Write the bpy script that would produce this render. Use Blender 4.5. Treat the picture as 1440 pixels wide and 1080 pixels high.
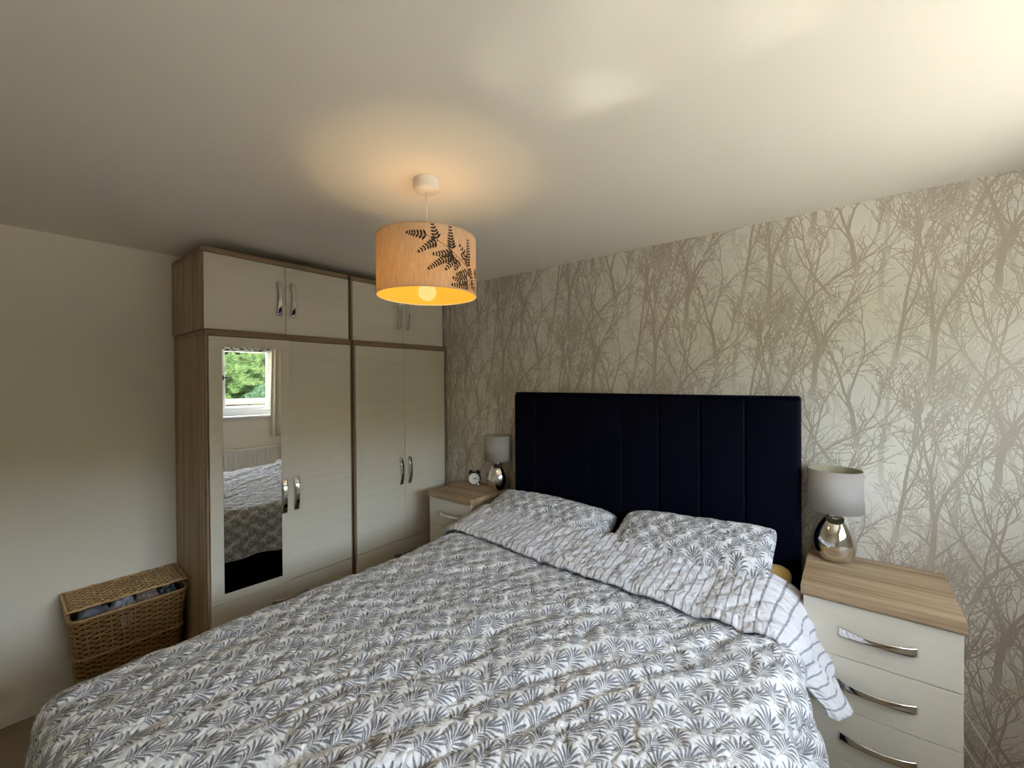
import bpy, bmesh, math, random
import numpy as np
from mathutils import Vector, Matrix

# ------------------------------------------------------------------ clear
for o in list(bpy.data.objects):
    bpy.data.objects.remove(o)
sc = bpy.context.scene
COL = sc.collection
PI = math.pi

# ------------------------------------------------------------------ camera
def make_camera():
    yaw, pitch, roll, f, h = 38.6728, -0.4264, -0.3589, 591.458, 1.6381
    y, p, r = (math.radians(v) for v in (yaw, pitch, roll))
    F = Vector((-math.sin(y) * math.cos(p), math.cos(y) * math.cos(p), math.sin(p)))
    R = Vector((math.cos(y), math.sin(y), 0))
    U = R.cross(F)
    R2 = math.cos(r) * R + math.sin(r) * U
    U2 = -math.sin(r) * R + math.cos(r) * U
    cd = bpy.data.cameras.new('camera')
    cd.sensor_width = 36.0
    cd.lens = f / 1440 * 36
    cd.clip_start = 0.02
    cd.clip_end = 500
    co = bpy.data.objects.new('camera', cd)
    COL.objects.link(co)
    m = Matrix((R2, U2, -F)).transposed().to_4x4()
    m.translation = (0, 0, h)
    co.matrix_world = m
    sc.camera = co
make_camera()

# ------------------------------------------------------------------ room size
XL, XR = -3.1535, 0.95        # wardrobe wall, window wall
YW, YF = 2.3645, -1.25        # wallpaper wall, wall behind the camera
HC = 2.40
WY0, WY1, WZ0, WZ1 = 0.10, 1.955, 1.215, 2.13   # window opening

# ------------------------------------------------------------------ world, sun, exposure
def make_world():
    w = bpy.data.worlds.new('sky')
    sc.world = w
    w.use_nodes = True
    nt = w.node_tree
    nt.nodes.clear()
    out = nt.nodes.new('ShaderNodeOutputWorld')
    bg = nt.nodes.new('ShaderNodeBackground')
    sky = nt.nodes.new('ShaderNodeTexSky')
    sky.sky_type = 'NISHITA'
    sky.sun_disc = False
    sky.sun_elevation = math.radians(50)
    sky.sun_rotation = math.radians(-80)
    sky.air_density = 1.0
    sky.dust_density = 2.0
    mix = nt.nodes.new('ShaderNodeMixRGB')
    mix.inputs[0].default_value = 0.58
    mix.inputs[2].default_value = (1.0, 0.99, 0.97, 1)      # thin bright cloud veil
    sca = nt.nodes.new('ShaderNodeMixRGB')
    sca.blend_type = 'MULTIPLY'
    sca.inputs[0].default_value = 1
    sca.inputs[2].default_value = (0.35, 0.35, 0.35, 1)
    nt.links.new(sky.outputs[0], sca.inputs[1])
    nt.links.new(sca.outputs[0], mix.inputs[1])
    nt.links.new(mix.outputs[0], bg.inputs[0])
    bg.inputs[1].default_value = 9.0
    nt.links.new(bg.outputs[0], out.inputs[0])
    # sun from over the house: lights the hillside, never reaches into the room
    sd = bpy.data.lights.new('sun', 'SUN')
    sd.energy = 34.0
    sd.angle = math.radians(0.6)
    sd.color = (1.0, 0.93, 0.80)
    so = bpy.data.objects.new('sun', sd)
    COL.objects.link(so)
    so.rotation_euler = Vector((0.50, 0.20, -0.95)).to_track_quat('-Z', 'Y').to_euler()
    so.location = (-8, -3, 12)
    # glint: sunlight thrown up through the window by something shiny in the yard, a soft streaky patch on the ceiling
    gd = bpy.data.lights.new('sun_glint', 'SPOT')
    gd.energy = 750.0
    gd.color = (1.0, 0.95, 0.82)
    gd.spot_size = math.radians(5.0)
    gd.spot_blend = 1.0
    gd.shadow_soft_size = 0.05
    gd.use_nodes = True
    gt = gd.node_tree
    em = [n for n in gt.nodes if n.type == 'EMISSION'][0]
    tc = gt.nodes.new('ShaderNodeTexCoord')
    mp = gt.nodes.new('ShaderNodeMapping')
    mp.inputs['Rotation'].default_value = (0, 0, 0.6)
    mp.inputs['Scale'].default_value = (26, 60, 26)
    nz = gt.nodes.new('ShaderNodeTexNoise')
    nz.inputs['Scale'].default_value = 1.0
    nz.inputs['Detail'].default_value = 2
    rp = gt.nodes.new('ShaderNodeValToRGB')
    rp.color_ramp.elements[0].position = 0.46
    rp.color_ramp.elements[0].color = (0.12, 0.12, 0.12, 1)
    rp.color_ramp.elements[1].position = 0.60
    gt.links.new(tc.outputs['Normal'], mp.inputs[0])
    gt.links.new(mp.outputs[0], nz.inputs['Vector'])
    gt.links.new(nz.outputs[0], rp.inputs[0])
    gt.links.new(rp.outputs[0], em.inputs['Strength'])
    go = bpy.data.objects.new('sun_glint', gd)
    COL.objects.link(go)
    go.location = (6.0, 1.7, -1.5)
    go.rotation_euler = (Vector((-0.44, 1.0, 2.4)) - Vector(go.location)).to_track_quat('-Z', 'Y').to_euler()
    # portal: only guides sky sampling through the window opening
    pd = bpy.data.lights.new('window_portal', 'AREA')
    pd.shape = 'RECTANGLE'
    pd.size = WY1 - WY0
    pd.size_y = WZ1 - WZ0
    pd.cycles.is_portal = True
    po = bpy.data.objects.new('window_portal', pd)
    COL.objects.link(po)
    po.location = (XR + 0.20, (WY0 + WY1) / 2, (WZ0 + WZ1) / 2)
    po.rotation_euler = Vector((-1, 0, 0)).to_track_quat('-Z', 'Z').to_euler()
make_world()
vs = sc.view_settings
vs.view_transform = 'Standard'
vs.look = 'None'
vs.gamma = 1.0
vs.use_curve_mapping = False
vs.exposure = 1.2
sc.cycles.max_bounces = 9
sc.cycles.diffuse_bounces = 6
sc.cycles.adaptive_threshold = 0.025
sc.cycles.glossy_bounces = 5
sc.cycles.transmission_bounces = 6
sc.cycles.sample_clamp_indirect = 6.0
sc.cycles.caustics_reflective = False
sc.cycles.caustics_refractive = False

# ------------------------------------------------------------------ node helpers
class NT:
    def __init__(s, name):
        s.m = bpy.data.materials.new(name)
        s.m.use_nodes = True
        s.t = s.m.node_tree
        s.t.nodes.clear()
        s.out = s.n('ShaderNodeOutputMaterial')
    def n(s, typ, **kw):
        nd = s.t.nodes.new(typ)
        for k, v in kw.items():
            setattr(nd, k, v)
        return nd
    def l(s, a, b):
        s.t.links.new(a, b)
    def set(s, sock, v):
        if isinstance(v, bpy.types.NodeSocket):
            s.l(v, sock)
        else:
            sock.default_value = v
    def math(s, op, a, b=None, clamp=False):
        nd = s.n('ShaderNodeMath', operation=op, use_clamp=clamp)
        s.set(nd.inputs[0], a)
        if b is not None:
            s.set(nd.inputs[1], b)
        return nd.outputs[0]
    def mix(s, fac, a, b):
        nd = s.n('ShaderNodeMixRGB')
        s.set(nd.inputs[0], fac)
        s.set(nd.inputs[1], a)
        s.set(nd.inputs[2], b)
        return nd.outputs[0]
    def coords(s, kind='Object', scale=(1, 1, 1), loc=(0, 0, 0)):
        tc = s.n('ShaderNodeTexCoord')
        mp = s.n('ShaderNodeMapping')
        mp.inputs['Scale'].default_value = scale
        mp.inputs['Location'].default_value = loc
        s.l(tc.outputs[kind], mp.inputs[0])
        return mp.outputs[0]
    def noise(s, vec, scale=5, detail=3, rough=0.5):
        nd = s.n('ShaderNodeTexNoise')
        s.l(vec, nd.inputs['Vector'])
        nd.inputs['Scale'].default_value = scale
        nd.inputs['Detail'].default_value = detail
        nd.inputs['Roughness'].default_value = rough
        return nd.outputs[0]
    def ramp(s, fac, stops):
        nd = s.n('ShaderNodeValToRGB')
        s.l(fac, nd.inputs[0])
        el = nd.color_ramp.elements
        while len(el) < len(stops):
            el.new(0.5)
        for e, (p, c) in zip(el, stops):
            e.position = p
            e.color = (*c, 1) if len(c) == 3 else c
        return nd.outputs[0]
    def bsdf(s, color, rough=0.5, metal=0.0, spec=0.5, coat=0.0, sheen=0.0, bump=None, bump_s=0.1, bump_d=0.002):
        b = s.n('ShaderNodeBsdfPrincipled')
        s.set(b.inputs['Base Color'], color if isinstance(color, bpy.types.NodeSocket) else (*color, 1))
        s.set(b.inputs['Roughness'], rough)
        s.set(b.inputs['Metallic'], metal)
        s.set(b.inputs['Specular IOR Level'], spec)
        s.set(b.inputs['Coat Weight'], coat)
        s.set(b.inputs['Sheen Weight'], sheen)
        if bump is not None:
            bp = s.n('ShaderNodeBump')
            bp.inputs['Strength'].default_value = bump_s
            bp.inputs['Distance'].default_value = bump_d
            s.l(bump, bp.inputs['Height'])
            s.l(bp.outputs[0], b.inputs['Normal'])
        s.b = b
        s.l(b.outputs[0], s.out.inputs[0])
        return s.m

def plain(name, c, rough=0.5, **k):
    return NT(name).bsdf(c, rough, **k)

def wood(name, axis, k=1.0):
    t = NT(name)
    sc_ = [34, 34, 34]
    sc_[axis] = 1.1
    v = t.coords('Object', sc_)
    n1 = t.noise(v, 1.0, 5, 0.62)
    sc2 = [150, 150, 150]
    sc2[axis] = 5
    n2 = t.noise(t.coords('Object', sc2), 1.0, 2, 0.5)
    sc3 = [5, 5, 5]
    sc3[axis] = .6
    n3 = t.noise(t.coords('Object', sc3, (3, 1, 2)), 1.0, 2, 0.5)
    f = t.math('ADD', t.math('MULTIPLY', n1, 0.62), t.math('ADD', t.math('MULTIPLY', n2, 0.22), t.math('MULTIPLY', n3, 0.16)))
    col = t.ramp(f, [(0.36, (0.20, 0.132, 0.068)), (0.47, (0.375, 0.265, 0.160)), (0.60, (0.51, 0.385, 0.250))])
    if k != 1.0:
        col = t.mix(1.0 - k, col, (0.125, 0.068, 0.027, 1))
    return t.bsdf(col, 0.5, spec=0.35, bump=n2, bump_s=0.12, bump_d=0.001)

def cream(name, axis):
    t = NT(name)
    sc_ = [60, 60, 60]
    sc_[axis] = 2.2
    n1 = t.noise(t.coords('Object', sc_), 1.0, 4, 0.6)
    col = t.ramp(n1, [(0.3, (0.69, 0.64, 0.535)), (0.7, (0.745, 0.70, 0.60))])
    return t.bsdf(col, 0.34, spec=0.45, bump=n1, bump_s=0.05, bump_d=0.0008)

def wall_paint(name, c, bump=0.05):
    t = NT(name)
    n = t.noise(t.coords('Object'), 260, 3, 0.6)
    return t.bsdf(c, 0.85, spec=0.2, bump=n, bump_s=bump, bump_d=0.001)

M = {}
M['ceil'] = wall_paint('ceiling_paint', (0.86, 0.815, 0.73), 0.12)
M['wall'] = wall_paint('wall_paint', (0.83, 0.78, 0.675), 0.05)
M['skirt'] = plain('gloss_white', (0.80, 0.77, 0.70), 0.35)
M['wood_x'], M['wood_y'], M['wood_z'] = wood('oak_x', 0), wood('oak_y', 1), wood('oak_z', 2)
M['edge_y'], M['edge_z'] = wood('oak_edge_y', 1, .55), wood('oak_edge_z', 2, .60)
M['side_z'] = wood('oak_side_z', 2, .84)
M['cream_x'], M['cream_y'] = cream('cream_x', 0), cream('cream_y', 1)
M['chrome'] = plain('chrome', (0.86, 0.85, 0.83), 0.07, metal=1.0)
M['satin'] = plain('brushed_nickel', (0.55, 0.53, 0.50), 0.25, metal=1.0)
M['mirror'] = plain('mirror_glass', (0.93, 0.94, 0.93), 0.0, metal=1.0)
M['dark'] = plain('dark_gap', (0.03, 0.022, 0.016), 0.8)
M['upvc'] = plain('white_upvc', (0.86, 0.86, 0.85), 0.3)
M['black'] = plain('black_plastic', (0.012, 0.012, 0.013), 0.35)
M['white_plastic'] = plain('white_plastic', (0.82, 0.80, 0.76), 0.4)
M['rad'] = plain('radiator_enamel', (0.82, 0.80, 0.73), 0.35)
M['sheet'] = plain('mustard_cotton', (0.50, 0.31, 0.075), 0.85, sheen=0.2)
M['lampfab'] = plain('taupe_fabric', (0.36, 0.328, 0.302), 0.85)

def mat_carpet():
    t = NT('carpet')
    v = t.coords('Object')
    n = t.noise(v, 320, 3, 0.7)
    n2 = t.noise(v, 12, 2)
    col = t.mix(n2, (0.30, 0.215, 0.125, 1), (0.37, 0.275, 0.17, 1))
    return t.bsdf(col, 0.95, spec=0.1, sheen=0.3, bump=n, bump_s=0.9, bump_d=0.006)
M['carpet'] = mat_carpet()

def mat_velvet():
    t = NT('navy_velvet')
    n = t.noise(t.coords('Object'), 500, 2)
    m = t.bsdf((0.0011, 0.0017, 0.0068), 0.60, spec=0.06, sheen=0.05, bump=n, bump_s=0.15, bump_d=0.0006)
    t.b.inputs['Sheen Tint'].default_value = (0.10, 0.22, 0.55, 1)
    t.b.inputs['Sheen Roughness'].default_value = 0.35
    return m
M['velvet'] = mat_velvet()

def leaflet_group():
    g = bpy.data.node_groups.new('leaflet', 'ShaderNodeTree')
    for nm, st in (('P', 'NodeSocketVector'), ('A', 'NodeSocketVector'), ('B', 'NodeSocketVector'), ('R', 'NodeSocketFloat')):
        g.interface.new_socket(nm, in_out='INPUT', socket_type=st)
    g.interface.new_socket('D', in_out='OUTPUT', socket_type='NodeSocketFloat')
    gi, go = g.nodes.new('NodeGroupInput'), g.nodes.new('NodeGroupOutput')
    def vm(op, a, b=None):
        n = g.nodes.new('ShaderNodeVectorMath')
        n.operation = op
        g.links.new(a, n.inputs[0])
        if b is not None:
            g.links.new(b, n.inputs[1])
        return n
    def ma(op, a, b=None, c=None, clamp=False):
        n = g.nodes.new('ShaderNodeMath')
        n.operation = op
        n.use_clamp = clamp
        for i, v in enumerate((a, b, c)):
            if v is None:
                continue
            if isinstance(v, (int, float)):
                n.inputs[i].default_value = v
            else:
                g.links.new(v, n.inputs[i])
        return n.outputs[0]
    pa = vm('SUBTRACT', gi.outputs['P'], gi.outputs['A'])
    ba = vm('SUBTRACT', gi.outputs['B'], gi.outputs['A'])
    d1 = vm('DOT_PRODUCT', pa.outputs[0], ba.outputs[0]).outputs['Value']
    d2 = vm('DOT_PRODUCT', ba.outputs[0], ba.outputs[0]).outputs['Value']
    t = ma('DIVIDE', d1, d2, clamp=True)
    sc_ = g.nodes.new('ShaderNodeVectorMath')
    sc_.operation = 'SCALE'
    g.links.new(ba.outputs[0], sc_.inputs[0])
    g.links.new(t, sc_.inputs['Scale'])
    dd = vm('SUBTRACT', pa.outputs[0], sc_.outputs[0])
    ln = vm('LENGTH', dd.outputs[0]).outputs['Value']
    bulge = ma('MULTIPLY', ma('MULTIPLY', t, ma('SUBTRACT', 1.0, t)), 2.8)
    rr = ma('MULTIPLY', gi.outputs['R'], ma('ADD', 0.38, bulge))
    g.links.new(ma('SUBTRACT', rr, ln), go.inputs[0])
    return g
LEAF = leaflet_group()

def crumple(t, uv):
    """creased cotton: sharp little fold lines at two sizes over a soft weave"""
    a = t.math('ABSOLUTE', t.math('SUBTRACT', t.noise(uv, 11, 2, .5), 0.5))
    b = t.math('ABSOLUTE', t.math('SUBTRACT', t.noise(uv, 27, 2, .5), 0.5))
    h = t.math('ADD', t.math('MULTIPLY', t.math('MINIMUM', a, 0.12), 5.0), t.math('MULTIPLY', t.math('MINIMUM', b, 0.12), 2.6))
    return t.math('ADD', h, t.math('MULTIPLY', t.noise(uv, 60, 3, .6), 0.30))

def mat_leaf_print():
    """cotton with a printed all-over pattern of small grey-blue palm sprigs; UV is in metres"""
    t = NT('palm_sprig_cotton')
    tc = t.n('ShaderNodeTexCoord')
    uv = tc.outputs['UV']
    wob = t.n('ShaderNodeTexNoise')
    t.l(uv, wob.inputs['Vector'])
    wob.inputs['Scale'].default_value = 14
    wob.inputs['Detail'].default_value = 1
    wv = t.n('ShaderNodeVectorMath', operation='SUBTRACT')
    t.l(wob.outputs['Color'], wv.inputs[0])
    wv.inputs[1].default_value = (.5, .5, .5)
    ws = t.n('ShaderNodeVectorMath', operation='SCALE')
    t.l(wv.outputs[0], ws.inputs[0])
    ws.inputs['Scale'].default_value = 0.020
    wa = t.n('ShaderNodeVectorMath', operation='ADD')
    t.l(uv, wa.inputs[0])
    t.l(ws.outputs[0], wa.inputs[1])
    W, H = 0.086, 0.112
    masks = []
    for layer in range(2):
        mp = t.n('ShaderNodeMapping')
        t.l(wa.outputs[0], mp.inputs[0])
        mp.inputs['Scale'].default_value = (1 / W, 1 / H, 1)
        mp.inputs['Location'].default_value = (0.5 * layer, 0.5 * layer, 0)
        fr = t.n('ShaderNodeVectorMath', operation='FRACTION')
        t.l(mp.outputs[0], fr.inputs[0])
        fl = t.n('ShaderNodeVectorMath', operation='FLOOR')
        t.l(mp.outputs[0], fl.inputs[0])
        wn = t.n('ShaderNodeTexWhiteNoise', noise_dimensions='2D')
        t.l(fl.outputs[0], wn.inputs['Vector'])
        jit = t.n('ShaderNodeVectorMath', operation='MULTIPLY_ADD')
        t.l(wn.outputs['Color'], jit.inputs[0])
        jit.inputs[1].default_value = (-.16, -.20, 0)
        t.l(fr.outputs[0], jit.inputs[2])
        sx = t.n('ShaderNodeSeparateXYZ')
        t.l(jit.outputs[0], sx.inputs[0])
        u0 = t.math('SUBTRACT', sx.outputs[0], 0.42)
        v = t.math('MULTIPLY', t.math('SUBTRACT', sx.outputs[1], 0.40), H / W)
        # lean of the stem, then mirror symmetry
        u = t.math('ABSOLUTE', t.math('SUBTRACT', u0, t.math('MULTIPLY', t.math('ADD', v, 0.1), 0.26 if layer else -0.14)))
        vv = t.math('ADD', v, t.math('MULTIPLY', t.math('MULTIPLY', u, u), 1.15))   # arch the leaflets
        cb = t.n('ShaderNodeCombineXYZ')
        t.l(u, cb.inputs[0])
        t.l(vv, cb.inputs[1])
        parts = [((0, -.05), (0, .52), .034), ((0.015, .00), (.17, .50), .033), ((0.02, -.09), (.31, .44), .032),
                 ((0.02, -.18), (.40, .30), .031), ((0.02, -.27), (.43, .13), .029), ((0.02, -.34), (.36, -.06), .025),
                 ((0.015, -.40), (.27, -.20), .021), ((0, -.66), (0, .30), .012)]
        best = None
        for a, b, r in parts:
            g = t.n('ShaderNodeGroup')
            g.node_tree = LEAF
            t.l(cb.outputs[0], g.inputs['P'])
            g.inputs['A'].default_value = (*a, 0)
            g.inputs['B'].default_value = (*b, 0)
            g.inputs['R'].default_value = r
            best = g.outputs[0] if best is None else t.math('MAXIMUM', best, g.outputs[0])
        masks.append(best)
    d = t.math('MAXIMUM', masks[0], masks[1])
    fill = t.n('ShaderNodeMapRange')
    t.l(d, fill.inputs[0])
    fill.inputs[1].default_value = -0.006
    fill.inputs[2].default_value = 0.012
    fine = t.noise(uv, 620, 1)
    dots = t.n('ShaderNodeMapRange')
    t.l(fine, dots.inputs[0])
    dots.inputs[1].default_value = 0.35
    dots.inputs[2].default_value = 0.6
    dots.inputs[3].default_value = 0.45
    dots.inputs[4].default_value = 1.0
    fac = t.math('MULTIPLY', fill.outputs[0], dots.outputs[0])
    col = t.mix(fac, (0.82, 0.815, 0.82, 1), (0.075, 0.085, 0.118, 1))
    return t.bsdf(col, 0.85, spec=0.2, sheen=0.1, bump=crumple(t, uv), bump_s=0.8, bump_d=0.012)
M['leaf'] = mat_leaf_print()

def mat_stripe():
    t = NT('ticking_stripe_cotton')
    tc = t.n('ShaderNodeTexCoord')
    uv = tc.outputs['UV']
    nz = t.noise(uv, 9, 3)
    nz2 = t.noise(uv, 170, 2)
    sx = t.n('ShaderNodeSeparateXYZ')
    t.l(uv, sx.inputs[0])
    x = t.math('ADD', sx.outputs[0], t.math('MULTIPLY', nz, 0.010))
    f = t.math('FRACT', t.math('DIVIDE', x, 0.034))
    dist = t.math('ABSOLUTE', t.math('SUBTRACT', f, 0.5))
    mr = t.n('ShaderNodeMapRange')
    t.l(dist, mr.inputs[0])
    mr.inputs[1].default_value = 0.075
    mr.inputs[2].default_value = 0.105
    mr.inputs[3].default_value = 1.0
    mr.inputs[4].default_value = 0.0
    dm = t.n('ShaderNodeMapRange')
    t.l(nz2, dm.inputs[0])
    dm.inputs[1].default_value = .3
    dm.inputs[2].default_value = .6
    dm.inputs[3].default_value = .55
    dm.inputs[4].default_value = 1.0
    fac = t.math('MULTIPLY', mr.outputs[0], dm.outputs[0])
    col = t.mix(fac, (0.74, 0.735, 0.765, 1), (0.27, 0.275, 0.32, 1))
    return t.bsdf(col, 0.85, spec=0.2, sheen=0.1, bump=crumple(t, uv), bump_s=0.8, bump_d=0.012)
M['stripe'] = mat_stripe()

def mat_shade(name, c_out, trans, fleck=True):
    t = NT(name)
    v = t.coords('Object', (110, 110, 7))
    n = t.noise(v, 3.0, 4, 0.7)
    n = t.math('MULTIPLY', t.math('SUBTRACT', n, 0.36), 3.2, True)
    col = t.mix(n, (c_out[0] * .74, c_out[1] * .70, c_out[2] * .62, 1), (*c_out, 1)) if fleck else None
    d = t.n('ShaderNodeBsdfDiffuse')
    tr = t.n('ShaderNodeBsdfTranslucent')
    if fleck:
        t.l(col, d.inputs[0])
        t.l(col, tr.inputs[0])
    else:
        d.inputs[0].default_value = (*c_out, 1)
        tr.inputs[0].default_value = (*c_out, 1)
    mx = t.n('ShaderNodeMixShader')
    mx.inputs[0].default_value = trans
    t.l(d.outputs[0], mx.inputs[1])
    t.l(tr.outputs[0], mx.inputs[2])
    t.l(mx.outputs[0], t.out.inputs[0])
    return t.m
M['linen'] = mat_shade('linen_shade', (0.84, 0.775, 0.65), 0.42)
M['lining'] = mat_shade('gold_lining', (0.88, 0.52, 0.085), 0.45, False)

def mat_emit(name, c, s):
    t = NT(name)
    e = t.n('ShaderNodeEmission')
    e.inputs[0].default_value = (*c, 1)
    e.inputs[1].default_value = s
    t.l(e.outputs[0], t.out.inputs[0])
    return t.m
M['bulb'] = mat_emit('glowing_bulb', (1.0, 0.72, 0.24), .46)

def mat_glass():
    t = NT('window_glass')
    tr = t.n('ShaderNodeBsdfTransparent')
    tr.inputs[0].default_value = (0.95, 0.97, 0.96, 1)
    gl = t.n('ShaderNodeBsdfGlossy')
    gl.inputs['Roughness'].default_value = 0.0
    mx = t.n('ShaderNodeMixShader')
    mx.inputs[0].default_value = 0.05
    t.l(tr.outputs[0], mx.inputs[1])
    t.l(gl.outputs[0], mx.inputs[2])
    t.l(mx.outputs[0], t.out.inputs[0])
    return t.m
M['glass'] = mat_glass()

def mat_wallpaper():
    t = NT('wallpaper_ground')
    n = t.noise(t.coords('Object'), 300, 3, 0.6)
    n2 = t.noise(t.coords('Object'), 7, 2, 0.5)
    col = t.mix(n2, (0.73, 0.695, 0.615, 1), (0.78, 0.75, 0.675, 1))
    return t.bsdf(col, 0.55, spec=0.4, bump=n, bump_s=0.06, bump_d=0.0006)
M['paper'] = mat_wallpaper()
def mat_treeprint(name, a, b, rough):
    t = NT(name)
    n = t.noise(t.coords('Object'), 5, 3, 0.6)
    at = t.n('ShaderNodeAttribute')
    at.attribute_name = 'print_density'          # the print thins out towards the foot of each trunk
    col = t.mix(at.outputs['Fac'], (0.75, 0.72, 0.645, 1), t.mix(n, (*a, 1), (*b, 1)))
    return t.bsdf(col, rough, metal=0.2, spec=0.5)
M['tree_dark'] = mat_treeprint('tree_print_taupe', (0.42, 0.365, 0.30), (0.50, 0.445, 0.375), 0.40)
M['tree_pale'] = mat_treeprint('tree_print_pale', (0.57, 0.525, 0.45), (0.64, 0.60, 0.525), 0.40)

def mat_wicker(name, dark):
    t = NT(name)
    n = t.noise(t.coords('Object'), 60, 3, 0.6)
    a, b = ((0.22, 0.105, 0.030), (0.46, 0.255, 0.085)) if dark else ((0.38, 0.225, 0.085), (0.60, 0.40, 0.18))
    return t.bsdf(t.mix(n, (*a, 1), (*b, 1)), 0.45, spec=0.4)
M['wicker'], M['wicker_pale'] = mat_wicker('wicker', True), mat_wicker('wicker_pale', False)

# ------------------------------------------------------------------ object helpers
WL = {}
def link(o, parent, wloc):
    COL.objects.link(o)
    WL[o.name] = Vector(wloc)
    if parent is not None:
        o.parent = parent
        o.location = Vector(wloc) - WL[parent.name]
    else:
        o.location = wloc
    return o

def thing(name, label, cat, loc, group=None):
    o = bpy.data.objects.new(name, None)
    o.empty_display_size = 0.05
    link(o, None, loc)
    o['label'] = label
    o['category'] = cat
    if group:
        o['group'] = group
    return o

def tag(o, label, cat, group=None):
    o['label'] = label
    o['category'] = cat
    if group:
        o['group'] = group
    return o

def from_np(verts, faces, uvs=None):
    """verts (n,3), faces list; uvs per vertex (n,2)"""
    me = bpy.data.meshes.new('m')
    me.from_pydata([tuple(v) for v in verts], [], faces)
    if uvs is not None:
        lay = me.uv_layers.new(name='UVMap')
        idx = np.empty(len(me.loops), dtype=np.int32)
        me.loops.foreach_get('vertex_index', idx)
        lay.data.foreach_set('uv', np.asarray(uvs, dtype=np.float32)[idx].ravel())
    return me

def put(name, geo, mat, parent=None, smooth=False, kind=None, origin=None):
    """geo: bmesh or mesh in world coordinates -> one mesh object"""
    if isinstance(geo, bmesh.types.BMesh):
        me = bpy.data.meshes.new(name)
        bmesh.ops.recalc_face_normals(geo, faces=geo.faces)
        geo.to_mesh(me)
        geo.free()
    else:
        me = geo
        me.name = name
    n = len(me.vertices)
    co = np.empty(n * 3, dtype=np.float32)
    me.vertices.foreach_get('co', co)
    co = co.reshape(-1, 3)
    if origin is None:
        lo, hi = co.min(0), co.max(0)
        origin = ((lo[0] + hi[0]) / 2, (lo[1] + hi[1]) / 2, lo[2])
    co -= np.array(origin, dtype=np.float32)
    me.vertices.foreach_set('co', co.ravel())
    me.update()
    if mat is not None:
        for m in (mat if isinstance(mat, (list, tuple)) else [mat]):
            me.materials.append(m)
    if smooth:
        me.polygons.foreach_set('use_smooth', [True] * len(me.polygons))
    o = bpy.data.objects.new(name, me)
    link(o, parent, origin)
    if kind:
        o['kind'] = kind
    return o

def box(x0, x1, y0, y1, z0, z1, bev=0.0, seg=2, bm=None):
    own = bmesh.new()
    bmesh.ops.create_cube(own, size=1)
    for v in own.verts:
        v.co = Vector(((x0 + x1) / 2 + v.co.x * (x1 - x0), (y0 + y1) / 2 + v.co.y * (y1 - y0), (z0 + z1) / 2 + v.co.z * (z1 - z0)))
    if bev > 0:
        bmesh.ops.bevel(own, geom=own.edges[:], offset=bev, segments=seg, affect='EDGES', profile=0.5)
    if bm is None:
        return own
    me = bpy.data.meshes.new('t')
    own.to_mesh(me)
    own.free()
    bm.from_mesh(me)
    bpy.data.meshes.remove(me)
    return bm

def lathe(prof, seg=40, cx=0, cy=0, cap=True):
    """prof: list (r,z)"""
    bm = bmesh.new()
    rings = []
    for r, z in prof:
        if r < 1e-6:
            rings.append([bm.verts.new((cx, cy, z))])
        else:
            rings.append([bm.verts.new((cx + r * math.cos(2 * PI * i / seg), cy + r * math.sin(2 * PI * i / seg), z)) for i in range(seg)])
    for a, b in zip(rings, rings[1:]):
        for i in range(seg):
            j = (i + 1) % seg
            if len(a) == 1 and len(b) == 1:
                continue
            if len(a) == 1:
                bm.faces.new((a[0], b[i], b[j]))
            elif len(b) == 1:
                bm.faces.new((a[i], a[j], b[0]))
            else:
                bm.faces.new((a[i], a[j], b[j], b[i]))
    return bm

def tube(pts, r, seg=8, bm=None, closed=False, rs=None):
    bm = bm or bmesh.new()
    pts = [Vector(p) for p in pts]
    n = len(pts)
    rings = []
    for k, p in enumerate(pts):
        a = pts[(k - 1) % n] if (closed or k > 0) else p
        b = pts[(k + 1) % n] if (closed or k < n - 1) else p
        d = (b - a).normalized()
        up = Vector((0, 0, 1)) if abs(d.z) < 0.9 else Vector((1, 0, 0))
        u = d.cross(up).normalized()
        v = d.cross(u).normalized()
        rr = rs[k] if rs else r
        rings.append([bm.verts.new(p + rr * (math.cos(2 * PI * i / seg) * u + math.sin(2 * PI * i / seg) * v)) for i in range(seg)])
    m = n if closed else n - 1
    for k in range(m):
        a, b = rings[k], rings[(k + 1) % n]
        for i in range(seg):
            j = (i + 1) % seg
            bm.faces.new((a[i], a[j], b[j], b[i]))
    if not closed:
        bm.faces.new(rings[0][::-1])
        bm.faces.new(rings[-1])
    return bm

def xform(bm, m):
    bmesh.ops.transform(bm, matrix=m, verts=bm.verts[:])
    return bm

# numpy gradient noise -------------------------------------------------
_rng = np.random.RandomState(7)
_perm = _rng.permutation(512)
_perm = np.concatenate([_perm, _perm, _perm])
_grad = _rng.normal(size=(512, 3))
_grad /= np.linalg.norm(_grad, axis=1)[:, None]
def pn(x, y, z=0.0):
    x, y, z = np.broadcast_arrays(np.asarray(x, float), np.asarray(y, float), np.asarray(z, float))
    xi, yi, zi = np.floor(x).astype(int), np.floor(y).astype(int), np.floor(z).astype(int)
    xf, yf, zf = x - xi, y - yi, z - zi
    fu = lambda t: t * t * t * (t * (t * 6 - 15) + 10)
    u, v, w = fu(xf), fu(yf), fu(zf)
    res = 0
    for a in (0, 1):
        for b in (0, 1):
            for c in (0, 1):
                h = _perm[_perm[_perm[(xi + a) & 511] + ((yi + b) & 511)] + ((zi + c) & 511)]
                g = _grad[h & 511]
                d = g[..., 0] * (xf - a) + g[..., 1] * (yf - b) + g[..., 2] * (zf - c)
                res = res + d * (u if a else 1 - u) * (v if b else 1 - v) * (w if c else 1 - w)
    return res
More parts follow.
